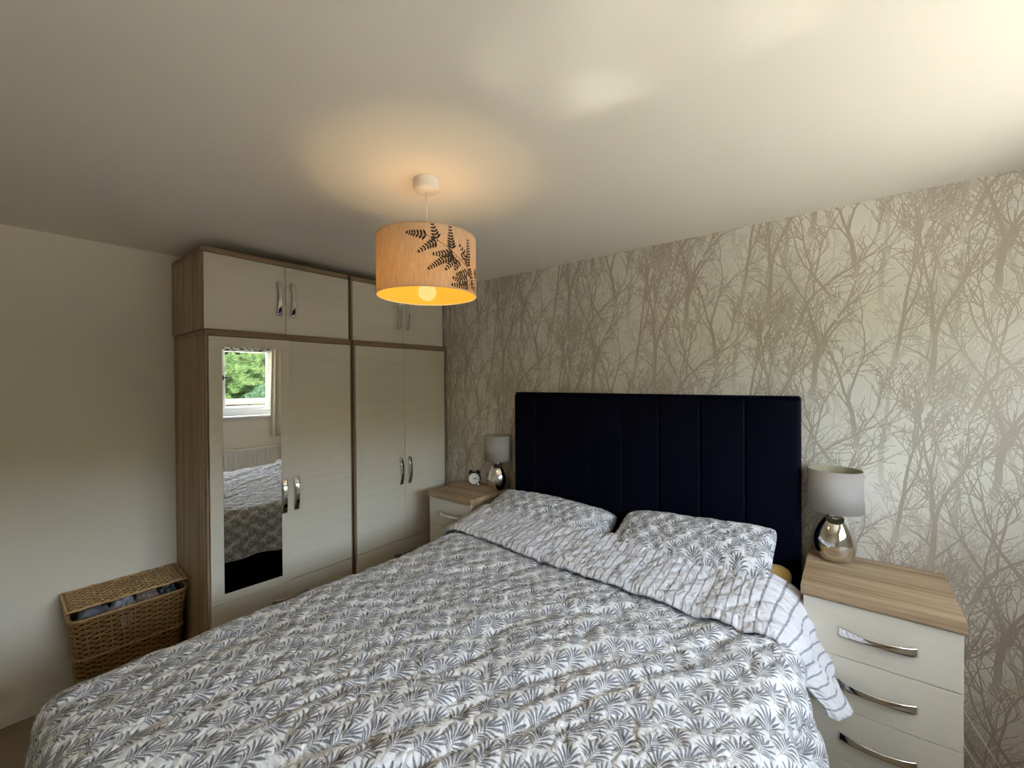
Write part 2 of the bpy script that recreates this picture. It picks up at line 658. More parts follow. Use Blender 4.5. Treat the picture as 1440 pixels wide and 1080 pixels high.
def fbm(x, y, z=0, o=3):
    r, a = 0, 1.0
    for k in range(o):
        r = r + a * pn(x * 2 ** k + 17 * k, y * 2 ** k, z * 2 ** k)
        a *= .5
    return r
def ridge(x, y, z=0):
    return 1 - np.clip(np.abs(pn(x, y, z)) * 3.2, 0, 1)

def grid_faces(nu, nv, wrap=False):
    f = []
    for i in range(nu - 1):
        for j in range(nv - 1):
            a = i * nv + j
            f.append((a, a + 1, a + nv + 1, a + nv))
    return f

# ================================================================== STRUCTURE
def struct(name, geo, mat, parent=None, **k):
    o = put(name, geo, mat, parent, **k)
    if parent is None:
        o['kind'] = 'structure'
    return o

T = 0.12
struct('floor', box(XL - T, XR + .3, YF - T, YW + T, -0.12, 0.0), M['carpet'])
struct('ceiling', box(XL - T, XR + .3, YF - T, YW + T, HC, HC + 0.12), M['ceil'])
struct('wall_left', box(XL - T, XL, YF - T, YW + T, 0, HC), M['wall'])
struct('wall_front', box(XL, XR, YF - T, YF, 0, HC), M['wall'])
wb = struct('wall_back', box(XL, XR + .3, YW, YW + T, 0, HC), M['paper'])
def wall_right():
    bm = bmesh.new()
    x0, x1 = XR, XR + 0.26
    box(x0, x1, YF - T, WY0, 0, HC, bm=bm)
    box(x0, x1, WY1, YW, 0, HC, bm=bm)
    box(x0, x1, WY0, WY1, 0, WZ0, bm=bm)
    box(x0, x1, WY0, WY1, WZ1, HC, bm=bm)
    return struct('wall_right', bm, M['wall'])
wall_right()
struct('baseboard_left', box(XL, XL + .015, YF, 0.70, 0, 0.062, .004), M['skirt'])
struct('baseboard_back', box(-2.57, XR - .015, YW - .015, YW, 0, 0.062, .004), M['skirt'])
struct('baseboard_right', box(XR - .015, XR, YF, YW, 0, 0.062, .004), M['skirt'])
struct('baseboard_front', box(XL + .015, XR - .015, YF, YF + .015, 0, 0.062, .004), M['skirt'])

# ---- wallpaper trees: flat print laid on the wall --------------------
def wallpaper():
    rnd = random.Random(11)
    TW, TH = 0.56, 0.74
    def limb(out, x, z, ang, ln, w0, w1, n, dep, sway=.14, up=.0, base=False):
        pts = []
        a = ang
        turn = rnd.uniform(-.5, .5) * sway
        for k in range(n + 1):
            t = k / n
            ww = w0 + (w1 - w0) * t
            if base:
                ww *= min(1, .75 + .5 * t)
            pts.append((x, z, max(ww, .0027), a))
            a += turn + rnd.uniform(-sway, sway) - up * a
            x += math.sin(a) * ln / n
            z += math.cos(a) * ln / n
        out.append(([p[:3] for p in pts], dep + rnd.uniform(0, .00018), base))
        return pts
    def twigs(out, pts, ln, w, dep, lvl, prob):
        for k in range(1, len(pts)):
            if rnd.random() > prob:
                continue
            x, z, pw, a = pts[k]
            sg = rnd.choice((-1, 1))
            n = 3 if lvl else 2
            q = limb(out, x, z, a + sg * rnd.uniform(.35, .85), ln * rnd.uniform(.6, 1.25), min(w, pw * .75), .0024, n + 1, dep, .20, .10)
            if lvl:
                twigs(out, q, ln * .55, w * .7, dep, lvl - 1, .62)
    def tree(out, x, z, h, w, dep, lean):
        def rec(x, z, ang, ln, w, lvl, base=False):
            n = 6 if base else 4
            q = limb(out, x, z, ang, ln, w, w * .76, n, dep, .15, .09, base)
            twigs(out, q[2:] if base else q, ln * .62, max(w * .45, .0034), dep, 1, .55 if not base else .40)
            ex, ez, ew, ea = q[-1]
            if lvl == 0:
                twigs(out, q[-2:], ln * .5, .003, dep, 1, 1)
                return
            k = 3 if rnd.random() < .25 else 2
            sp = rnd.uniform(.20, .38)
            for i in range(k):
                da = sp * (2 * i / (k - 1) - 1) * rnd.uniform(.7, 1.4)
                rec(ex, ez, ea + da, ln * rnd.uniform(.62, .84), ew * rnd.uniform(.62, .86), lvl - 1)
        rec(x, z, lean, h, w, 3, True)
    dark, pale = [], []
    for i, (x, z, w, h) in enumerate(((.03, .00, .022, .32), (.22, .37, .025, .30), (.40, .14, .020, .29), (.50, .52, .016, .26), (.13, .66, .017, .27), (.31, .05, .014, .24))):
        tree(dark, x, z, h, w, .00055, rnd.uniform(-.05, .05))
    for i, (x, z, w, h) in enumerate(((.12, .16, .026, .31), (.47, .02, .022, .29), (.07, .52, .020, .27), (.32, .33, .017, .26))):
        tree(pale, x, z, h, w, .0003, rnd.uniform(-.06, .06))
    def quads(brs):
        P, F, D = [], [], []
        for pts, dep, base in brs:
            b = len(P)
            for k, (x, z, w) in enumerate(pts):
                q = pts[min(k + 1, len(pts) - 1)]
                p = pts[max(k - 1, 0)]
                dx, dz = q[0] - p[0], q[1] - p[1]
                L = math.hypot(dx, dz) or 1
                nx, nz = -dz / L * w / 2, dx / L * w / 2
                P.append((x + nx, dep, z + nz))
                P.append((x - nx, dep, z - nz))
                D += [min(1, k / 3.5) if base else 1.0] * 2
            for k in range(len(pts) - 1):
                F.append((b + 2 * k, b + 2 * k + 1, b + 2 * k + 3, b + 2 * k + 2))
        return np.array(P), np.array(F), np.array(D)
    for nm, brs, mt in (('tree_print', dark, M['tree_dark']), ('tree_print', pale, M['tree_pale'])):
        P, F, D = quads(brs)
        VV, FF, DD, base = [], [], [], 0
        for i in range(-1, int((XR - XL) / TW) + 2):
            for j in range(-2, int(HC / TH) + 1):
                ox, oz = XL + i * TW, j * TH + (TH * .5 if i % 2 else 0)
                if oz + P[:, 2].max() < 0 or oz > HC:
                    continue
                Q = P.copy()
                Q[:, 0] += ox
                Q[:, 2] += oz
                Q[:, 1] = YW - Q[:, 1]
                # drop quads wholly outside the wall, clamp the rest to its edges
                q = Q[F]
                keep = (q[:, :, 0].max(1) > max(XL, -2.62)) & (q[:, :, 0].min(1) < XR) & (q[:, :, 2].max(1) > .02) & (q[:, :, 2].min(1) < HC)
                Q[:, 0] = np.clip(Q[:, 0], XL + .001, XR - .001)
                Q[:, 2] = np.clip(Q[:, 2], .002, HC - .001)
                VV.append(Q)
                DD.append(D)
                FF.append(F[keep] + base)
                base += len(Q)
        V = np.concatenate(VV)
        Fa = np.concatenate(FF)
        used = np.unique(Fa)
        remap = -np.ones(len(V), dtype=int)
        remap[used] = np.arange(len(used))
        me = from_np(V[used], remap[Fa].tolist())
        me.attributes.new('print_density', 'FLOAT', 'POINT').data.foreach_set('value', np.concatenate(DD)[used].astype(np.float32))
        put(nm, me, mt, wb, kind='stuff', origin=(XL / 2, YW, 0))
wallpaper()

# ================================================================== WINDOW WALL
def window():
    xo = XR + 0.17
    w = struct('window_1', box(xo - .035, xo + .035, WY0, WY1, WZ0, WZ0 + .06, .006), M['upvc'])
    put('frame', box(xo - .035, xo + .035, WY0, WY1, WZ1 - .05, WZ1, .006), M['upvc'], w)
    put('frame', box(xo - .035, xo + .035, WY0, WY0 + .05, WZ0 + .06, WZ1 - .05, .006), M['upvc'], w)
    put('frame', box(xo - .035, xo + .035, WY1 - .05, WY1, WZ0 + .06, WZ1 - .05, .006), M['upvc'], w)
    n = 3
    ys = [WY0 + .05 + (WY1 - WY0 - .10) * k / n for k in range(n + 1)]
    for k in range(1, n):
        put('mullion', box(xo - .035, xo + .035, ys[k] - .022, ys[k] + .022, WZ0 + .06, WZ1 - .05, .006), M['upvc'], w)
    for k in range(n):
        a = ys[k] + (.022 if k else 0)
        b = ys[k + 1] - (.022 if k < n - 1 else 0)
        z0, z1 = WZ0 + .06, WZ1 - .05
        bm = bmesh.new()
        e = .048
        for q in ((a, b, z0, z0 + e), (a, b, z1 - e, z1), (a, a + e, z0 + e, z1 - e), (b - e, b, z0 + e, z1 - e)):
            box(xo - .05, xo + .02, q[0], q[1], q[2], q[3], .005, bm=bm)
        s = put('sash', bm, M['upvc'], w)
        put('pane', box(xo - .012, xo - .006, a + e - .006, b - e + .006, z0 + e - .006, z1 - e + .006), M['glass'], s)
        zh = 1.70
        yh = a + .022
        bm = bmesh.new()
        box(xo - .062, xo - .05, yh - .012, yh + .012, zh - .03, zh + .03, .003, bm=bm)
        box(xo - .085, xo - .062, yh - .009, yh + .009, zh - .009, zh + .009, .003, bm=bm)
        box(xo - .092, xo - .078, yh - .010, yh + .085, zh - .010, zh + .008, .003, bm=bm)
        put('handle', bm, M['black'], s)
    put('sill', box(XR - .035, xo - .035, WY0 - .03, WY1 + .03, WZ0 - .025, WZ0 + .002, .006), M['upvc'], w)
window()

def blind():
    t = NT('blind_fabric')
    v = t.coords('Object', (1, 9, 30))
    n = t.noise(v, 2.2, 2, .6)
    col = t.ramp(n, [(0.47, (0.015, 0.015, 0.016)), (0.5, (0.80, 0.80, 0.78))])
    m = t.bsdf(col, 0.8)
    r = thing('roller_blind', 'black and white patterned blind rolled up above the bedroom window', 'blind', (XR + .07, (WY0 + WY1) / 2, 2.03))
    bm = tube([(XR + .07, WY0 + .012, 2.095), (XR + .07, WY1 - .012, 2.095)], .028, 16)
    put('roller', bm, m, r, smooth=False)
    put('fabric', box(XR + .040, XR + .0435, WY0 + .02, WY1 - .02, 2.035, 2.10), m, r)
    put('bottom_bar', box(XR + .036, XR + .048, WY0 + .02, WY1 - .02, 2.025, 2.037, .003), M['white_plastic'], r)
blind()

def curtain(y0, y1, label):
    n, nz = 70, 14
    V, F = [], []
    for i in range(n):
        t = i / (n - 1)
        for j in range(nz):
            s = j / (nz - 1)
            yy = y0 + (y1 - y0) * (.5 + (t - .5) * (.80 + .20 * s))
            V.append((XR - .075 + .022 * math.sin(t * 2 * PI * 5 + .5 * s), yy + .006 * math.sin(t * 23), 2.24 - s * (2.24 - .94)))
    F = grid_faces(n, nz)
    me = from_np(V, F)
    o = put('curtain', me, plain('curtain_cream', (0.66, 0.60, 0.47), .9, sheen=.2), None, smooth=True)
    md = o.modifiers.new('t', 'SOLIDIFY')
    md.thickness = .004
    tag(o, label, 'curtain')
curtain(1.84, 2.17, 'cream curtain beside the window, on the side next to the wallpapered wall')
curtain(-0.16, 0.11, 'cream curtain at the end of the window far from the wallpapered wall')
pole = thing('curtain_pole', 'slim white curtain pole above the window', 'curtain pole', (XR - .075, 1.02, 2.24))
put('pole', tube([(XR - .075, -.24, 2.255), (XR - .075, 2.28, 2.255)], .011, 12), M['white_plastic'], pole, smooth=True)
for yb in (-.20, 2.24):
    put('bracket', box(XR - .088, XR, yb - .008, yb + .008, 2.243, 2.267, .002), M['white_plastic'], pole)

def radiator():
    y0, y1, z0, z1 = 0.35, 1.94, 0.17, 0.815
    r = thing('radiator', 'white fluted panel radiator on the wall below the window', 'radiator', (XR - .06, (y0 + y1) / 2, z0))
    n = int((y1 - y0) / .05)
    ys, xs = [], []
    prof = [(0, 0), (.26, 0), (.36, .012), (.64, .012), (.74, 0)]
    for k in range(n):
        for a, d in prof:
            ys.append(y0 + .02 + (y1 - y0 - .04) * (k + a) / n)
            xs.append(XR - .078 - d)
    zz = [z0 + .02, z0 + .06, z1 - .075, z1 - .045]
    V, F = [], []
    for y, x in zip(ys, xs):
        for q, z in enumerate(zz):
            V.append((x if q in (1, 2) else XR - .078, y, z))
    F = grid_faces(len(ys), 4)
    put('front_panel', from_np(V, F), M['rad'], r)
    put('panel_frame', box(XR - .077, XR - .070, y0, y1, z0, z1, .004), M['rad'], r)
    put('top_grille', box(XR - .092, XR - .035, y0, y1, z1 - .03, z1, .006), M['rad'], r)
    for s in (y0, y1 - .008):
        put('end_cap', box(XR - .092, XR - .035, s, s + .008, z0, z1 - .03, .003), M['rad'], r)
    for s in (y0 + .25, y1 - .25):
        put('bracket', box(XR - .070, XR, s - .015, s + .015, z0 + .1, z1 - .1), M['rad'], r)
    for s in (y0 + .06, y1 - .06):
        put('pipe', tube([(XR - .06, s, z0 + .02), (XR - .06, s, 0.0)], .0075, 10), M['chrome'], r, smooth=True)
radiator()

# ---- outside the window ----------------------------------------------
def outside():
    t = NT('meadow')
    n = t.noise(t.coords('Object'), .5, 4)
    g = t.bsdf(t.mix(n, (0.04, 0.05, 0.02, 1), (0.07, 0.08, 0.035, 1)), .95, spec=0.0)
    n1, n2 = 40, 30
    V = []
    for i in range(n1):
        for j in range(n2):
            x = 1.4 + 110 * (i / (n1 - 1)) ** 1.3
            y = -70 + 150 * j / (n2 - 1)
            z = -2.7 + max(0, x - 18) * .26 + .6 * math.sin(x * .2 + y * .13)* min(1, max(0, x - 14) / 10)
            V.append((x, y, z))
    struct('ground_outside', from_np(V, grid_faces(n1, n2)), g, smooth=True)
    def leafmat(nm, a, b):
        t = NT(nm)
        n = t.noise(t.coords('Object'), 3.2, 4, .7)
        return t.bsdf(t.ramp(n, [(.35, a), (.65, b)]), .9, spec=0.0, bump=n, bump_s=1.0, bump_d=.5)
    lm = [leafmat('leaf_yellow', (0.026, 0.034, 0.007), (0.072, 0.080, 0.018)), leafmat('leaf_mid', (0.009, 0.018, 0.007), (0.030, 0.044, 0.016)), leafmat('leaf_dark', (0.006, 0.014, 0.008), (0.020, 0.033, 0.018))]
    bark = plain('bark', (0.10, 0.07, 0.05), .9)
    rnd = random.Random(5)
    labs = ['sunlit yellow-green tree high on the hillside seen through the window', 'mid green leafy tree on the hillside seen through the window', 'dark green leafy tree low on the hillside seen through the window']
    spots = []
    for row, (x, kind, r) in enumerate(((15.5, 2, 1.2), (20, 2, 1.45), (25.5, 1, 1.75), (32, 1, 2.05), (40, 0, 2.5))):
        for k in range(5):
            spots.append((x + rnd.uniform(-.4, .4), .55 + .21 * x + (k - 2 + .45 * (row % 2)) * r * 2.5, kind, r))
    for x, y, kind, r in spots:
        zg = -2.7 + max(0, x - 18) * .26
        bm = bmesh.new()
        bmesh.ops.create_icosphere(bm, subdivisions=4, radius=1)
        co = np.array([v.co for v in bm.verts])
        d = 1 + .38 * fbm(co[:, 0] * 2.2 + x, co[:, 1] * 2.2 + y, co[:, 2] * 2.2, 4) + .10 * pn(co[:, 0] * 9 + x, co[:, 1] * 9, co[:, 2] * 9 + y)
        for v, q in zip(bm.verts, d):
            v.co = Vector((x, y, zg + 1.0 + r * .85)) + Vector((v.co.x * r * q, v.co.y * r * q, v.co.z * r * q * .95))
        tr = thing('tree', labs[kind], 'tree', (x, y, zg), 'trees on the hillside outside')
        put('foliage', bm, lm[kind], tr, smooth=False)
        put('trunk', tube([(x, y, zg - .3), (x, y, zg + 1.6)], .16, 8), bark, tr)
    struct('bounce_slab_outside', box(1.25, 10.0, -14, 20, -2.75, -2.55), plain('bounce_slab_pale', (0.48, 0.45, 0.40), .9))  # unseen pale slab, added to bounce sunlight up through the window
    # low neighbouring roof just under the view
    rt = NT('roof_tile')
    n = rt.noise(rt.coords('Object'), 6, 3)
    rm = rt.bsdf(rt.mix(n, (0.045, 0.031, 0.026, 1), (0.075, 0.058, 0.048, 1)), .9, spec=0.05)
    ro = thing('neighbouring_roof', 'pale tiled roof of a low outbuilding seen through the window', 'roof', (11, 4, -2.7))
    put('wall', box(10.2, 13.4, -6, 15, -2.7, .27), plain('render', (0.4, 0.37, 0.32), .9), ro)
    for k in range(8):
        z = .22 + .095 * k
        x = 10.0 + .22 * k
        put('tile_course', box(x, x + .32, -6.3, 15.3, z, z + .06, .012), rm, ro)
    put('ridge', tube([(11.9, -6.3, .99), (11.9, 15.3, .99)], .09, 10), plain('ridge_cream', (0.09, 0.08, 0.065), .9, spec=0.05), ro)
outside()

# ================================================================== FURNITURE
HMAT_W = Matrix(((0, -1, 0, 0), (0, 0, -1, 0), (1, 0, 0, 0), (0, 0, 0, 1)))   # handle stood upright on a front that faces +x
HMAT_WH = Matrix(((0, -1, 0, 0), (1, 0, 0, 0), (0, 0, 1, 0), (0, 0, 0, 1)))   # handle lying on a front that faces +x
def bow_handle(L=.205, w=.020, depth=.026):
    """strap handle along X, bowed towards -Y, its feet on Y = 0"""
    bm = bmesh.new()
    n = 25
    rings = []
    for k in range(n):
        t = -1 + 2 * k / (n - 1)
        x = t * L / 2
        y = -.003 - depth * (1 - t * t) ** .85
        ww = w * (.56 + .44 * abs(t - .12) ** 1.5)
        th = .0065 + .004 * (1 - abs(t))
        y_in = min(0.0, y + th) if abs(t) < .93 else 0.0
        tw = .35 * t * (1 - t * t)
        r = []
        for a, b in ((-.5, 0), (-.30, .16), (.30, .16), (.5, 0), (.42, 1), (-.42, 1)):
            zz = a * ww
            yy = y - (.16 - b) * .006 if b < .5 else y_in
            yy += zz * tw if b < .5 else 0
            r.append(bm.verts.new((x, yy, zz)))
        rings.append(r)
    for a, b in zip(rings, rings[1:]):
        for i in range(6):
            j = (i + 1) % 6
            bm.faces.new((a[i], a[j], b[j], b[i]))
    bm.faces.new(rings[0][::-1])
    bm.faces.new(rings[-1])
    return bm

def handle_at(pos, parent, mode, L=.205, w=.031):
    bm = bow_handle(L, w)
    if mode == 'up':
        xform(bm, HMAT_W)
    elif mode == 'side':
        xform(bm, HMAT_WH)
    xform(bm, Matrix.Translation(pos))
    return bm

XLF, XDF = -2.594, -2.575          # lower carcass front and door face
XUF, XUD = -2.618, -2.600
def wardrobe(y0, y1, label, mirrored):
    w = thing('wardrobe', label, 'wardrobe', (XL + .28, (y0 + y1) / 2, 0))
    xb = XL + .006
    zt = 1.915
    put('side_panel', box(xb, XLF, y0, y0 + .018, 0, zt - .03, .001), M['side_z'], w)
    put('side_panel', box(xb, XLF, y1 - .018, y1, 0, zt - .03, .001), M['side_z'], w)
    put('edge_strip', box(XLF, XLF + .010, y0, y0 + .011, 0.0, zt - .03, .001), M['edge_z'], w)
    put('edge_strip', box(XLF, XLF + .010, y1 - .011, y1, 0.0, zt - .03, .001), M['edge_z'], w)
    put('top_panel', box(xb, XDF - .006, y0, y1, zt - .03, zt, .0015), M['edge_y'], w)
    put('back_panel', box(xb, xb + .006, y0 + .018, y1 - .018, .08, zt - .03), M['wood_z'], w)
    put('plinth', box(XLF - .03, XLF - .012, y0 + .018, y1 - .018, 0, .085), M['wood_y'], w)
    put('shelf_panel', box(xb + .006, XLF - .002, y0 + .018, y1 - .018, .448, .466), M['wood_y'], w)
    ym = (y0 + y1) / 2
    zd0, zd1 = .472, zt - .034
    for side in (0, 1):
        a, b = (y0 + .013, ym - .0015) if side == 0 else (ym + .0015, y1 - .013)
        rot = None
        if mirrored and side == 0:
            h = Vector((XDF, a, 0))
            ang = math.radians(3.8)
            rot = Matrix.Translation(h) @ Matrix.Rotation(-ang, 4, 'Z') @ Matrix.Translation(-h)
        g = box(XLF + .001, XDF, a, b, zd0, zd1, .0015)
        if rot:
            xform(g, rot)
        dr = put('door', g, M['cream_y'], w)
        yh = (b - .037) if side == 0 else (a + .037)
        hb = handle_at((XDF, yh, .978), dr, 'up')
        if rot:
            xform(hb, rot)
        put('handle', hb, M['chrome'], dr, smooth=True)
        if rot:
            mg = xform(box(XDF, XDF + .003, a + .058, b - .050, .522, 1.829, .001), rot)
            put('mirror', mg, M['mirror'], dr)['label'] = 'tall frameless mirror'
    for z0, z1 in ((.278, .467), (.087, .275)):
        d = put('drawer', box(XLF + .001, XDF, y0 + .013, y1 - .013, z0, z1, .0015), M['cream_y'], w)
        put('handle', handle_at((XDF, ym, (z0 + z1) / 2), d, 'side'), M['chrome'], d, smooth=True)
    return w
wardrobe(0.703, 1.517, 'oak-sided cream wardrobe with the tall mirror door, beside the wicker hamper', True)
wardrobe(1.531, 2.347, 'oak-sided cream wardrobe with two plain doors, against the wallpapered wall', False)

def top_box(y0, y1, label):
    w = thing('top_cupboard', label, 'cupboard', (XL + .27, (y0 + y1) / 2, 1.916))
    xb, z0, z1 = XL + .006, 1.9165, 2.350
    put('side_panel', box(xb, XUF, y0, y0 + .018, z0, z1 - .028, .001), M['side_z'], w)
    put('side_panel', box(xb, XUF, y1 - .018, y1, z0, z1 - .028, .001), M['side_z'], w)
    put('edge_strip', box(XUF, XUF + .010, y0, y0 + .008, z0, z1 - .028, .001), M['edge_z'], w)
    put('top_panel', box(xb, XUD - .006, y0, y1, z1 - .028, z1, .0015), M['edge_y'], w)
    put('bottom_panel', box(xb, XUF - .001, y0 + .018, y1 - .018, z0, z0 + .016), M['wood_y'], w)
    put('back_panel', box(xb, xb + .006, y0 + .018, y1 - .018, z0 + .016, z1 - .028), M['wood_z'], w)
    ym = (y0 + y1) / 2 + .006
    for side in (0, 1):
        a, b = (y0 + .010, ym - .0015) if side == 0 else (ym + .0015, y1 - .004)
        d = put('door', box(XUF + .001, XUD, a, b, z0 + .005, z1 - .032, .0015), M['cream_y'], w)
        yh = (b - .037) if side == 0 else (a + .037)
        put('handle', handle_at((XUD, yh, 2.126), d, 'up'), M['chrome'], d, smooth=True)
top_box(0.695, 1.514, 'cream top cupboard on the mirrored wardrobe, close under the ceiling')
top_box(1.532, 2.347, 'cream top cupboard partly behind the hanging lamp, on the plain-door wardrobe')

def nightstand(x0, x1, yf, label):
    yb = YW - .012
    zt = .866
    w = thing('bedside_chest', label, 'bedside chest', ((x0 + x1) / 2, (yf + yb) / 2, 0))
    put('top_panel', box(x0, x1, yf, yb, zt - .036, zt, .0015), M['wood_x'], w)
    a, b = x0 + .008, x1 - .008
    yc = yf + .028
    put('side_panel', box(a, a + .016, yc, yb, 0, zt - .036), M['wood_z'], w)
    put('side_panel', box(b - .016, b, yc, yb, 0, zt - .036), M['wood_z'], w)
    put('back_panel', box(a + .016, b - .016, yb - .006, yb, .06, zt - .036), M['wood_z'], w)
    put('plinth', box(a + .016, b - .016, yc + .02, yc + .035, 0, .064), M['wood_x'], w)
    zs = [.067, .254, .443, .632, .826]
    for z0, z1 in zip(zs, zs[1:]):
        d = put('drawer', box(a, b, yc - .018, yc - .001, z0 + .0015, z1 - .0015, .0015), M['cream_x'], w)
        bm = bow_handle(.212, .032)
        xform(bm, Matrix.Translation(((a + b) / 2, yc - .018, (z0 + z1) / 2 - .002)))
        put('handle', bm, M['chrome'], d, smooth=True)
    return w
nightstand(-.142, .293, 1.914, 'cream four-drawer bedside chest with oak top, nearest the camera')
nightstand(-2.330, -1.908, 1.948, 'cream four-drawer bedside chest between the wardrobe and the bed, holding the clock')

# ---- bed --------------------------------------------------------------
BX0, BX1 = -1.735, -.225
HX0, HX1, HY, HZ = -1.788, -.169, 2.262, 1.560
def bed():
    b = thing('bed', 'king-size bed with tall navy velvet channelled headboard', 'bed', ((BX0 + BX1) / 2, 1.2, 0))
    put('base', box(BX0, BX1, .19, 2.235, .03, .425, .012), M['velvet'], b)
    put('mattress', box(BX0 + .005, BX1 - .005, .20, 2.225, .425, .70, .05, 4), M['sheet'], b, smooth=True)['label'] = 'mattress in a mustard fitted sheet'
    for x in (BX0 + .1, BX1 - .1):
        for y in (.3, 2.1):
            put('foot', lathe([(0, 0), (.025, 0), (.025, .03), (0, .03)], 16, x, y), M['black'], b)
    hb = put('headboard', box(HX0, HX1, HY + .012, HY + .088, .02, HZ, .012, 3), M['velvet'], b)
    xs = [HX0 + .004, -1.606, -1.406, -1.207, -1.004, -.796, -.587, -.384, HX1 - .004]
    for p, q in zip(xs, xs[1:]):
        put('panel', box(p + .0005, q - .0005, HY - .012, HY + .030, .36, HZ - .012, .011, 3), M['velvet'], hb, smooth=True)
    put('top_piping', tube([(HX0 + .008, HY + .006, HZ - .004), (HX1 - .008, HY + .006, HZ - .004)], .005, 8), M['velvet'], hb, smooth=True)
bed()

# ---- duvet ------------------------------------------------------------
CX = -.98
ZT = .762
def smooth01(x):
    x = np.clip(x, 0, 1)
    return x * x * (3 - 2 * x)
def half_width(s, y):
    """flat half-width of the bedding on each side at bed position y"""
    right = .79 - .10 * smooth01((y - 1.62) / .3)
    return np.where(s > 0, right, .775)
def drape(s, y, lift=0.0, r=.10, flare_r=.25, flare_l=.12):
    """cloth coordinates (s across, y along before falling) -> x,y,z"""
    hw = half_width(s, y)
    a = np.maximum(np.abs(s) - hw, 0)
    b = np.maximum(.165 - y, 0)
    o = np.hypot(a, b)
    oo = np.maximum(o, 1e-9)
    fl = np.where(s > 0, flare_r * (1 - .8 * smooth01((y - 1.62) / .3)), flare_l)
    fl = fl * (a / oo) + .12 * (b / oo)
    r = r + lift
    arc = r * PI / 2
    t = np.minimum(o, arc)
    hor = r * np.sin(t / r) + np.maximum(o - arc, 0) * fl
    drop = r * (1 - np.cos(t / r)) + np.maximum(o - arc, 0) * np.sqrt(1 - fl ** 2)
    x = CX + np.sign(s) * (np.minimum(np.abs(s), hw) + hor * a / oo)
    yy = np.maximum(y, .165) - hor * b / oo
    z = ZT + lift - drop
    return x, yy, z, o

def wrinkle(s, y):
    """height of puffs and creases at cloth position"""
    h = .016 * fbm(s * 2.3 + 3, y * 2.1, 0, 2)
    # long soft creases that run diagonally towards the head and the window side
    wx = s + .10 * pn(s * 3, y * 3, 5.0)
    wy = y + .10 * pn(s * 3, y * 3, 9.0)
    ca, sa = math.cos(.95), math.sin(.95)
    u, v = wx * ca + wy * sa, -wx * sa + wy * ca
    amt = .35 + .65 * smooth01((s + .75) / .9)
    h = h - amt * .017 * ridge(u * 1.6, v * 5.5, 1.3) ** 3
    h = h - amt * .010 * ridge(u * 3.0 + 7, v * 10 + 2, 3.7) ** 3
    h = h - .006 * ridge(s * 5, y * 6.5, 8.1) ** 3 - .004 * ridge(s * 9 + y * 5, y * 9, 6.1) ** 3
    h = h + .0022 * fbm(s * 24, y * 24, 2, 2)
    return h

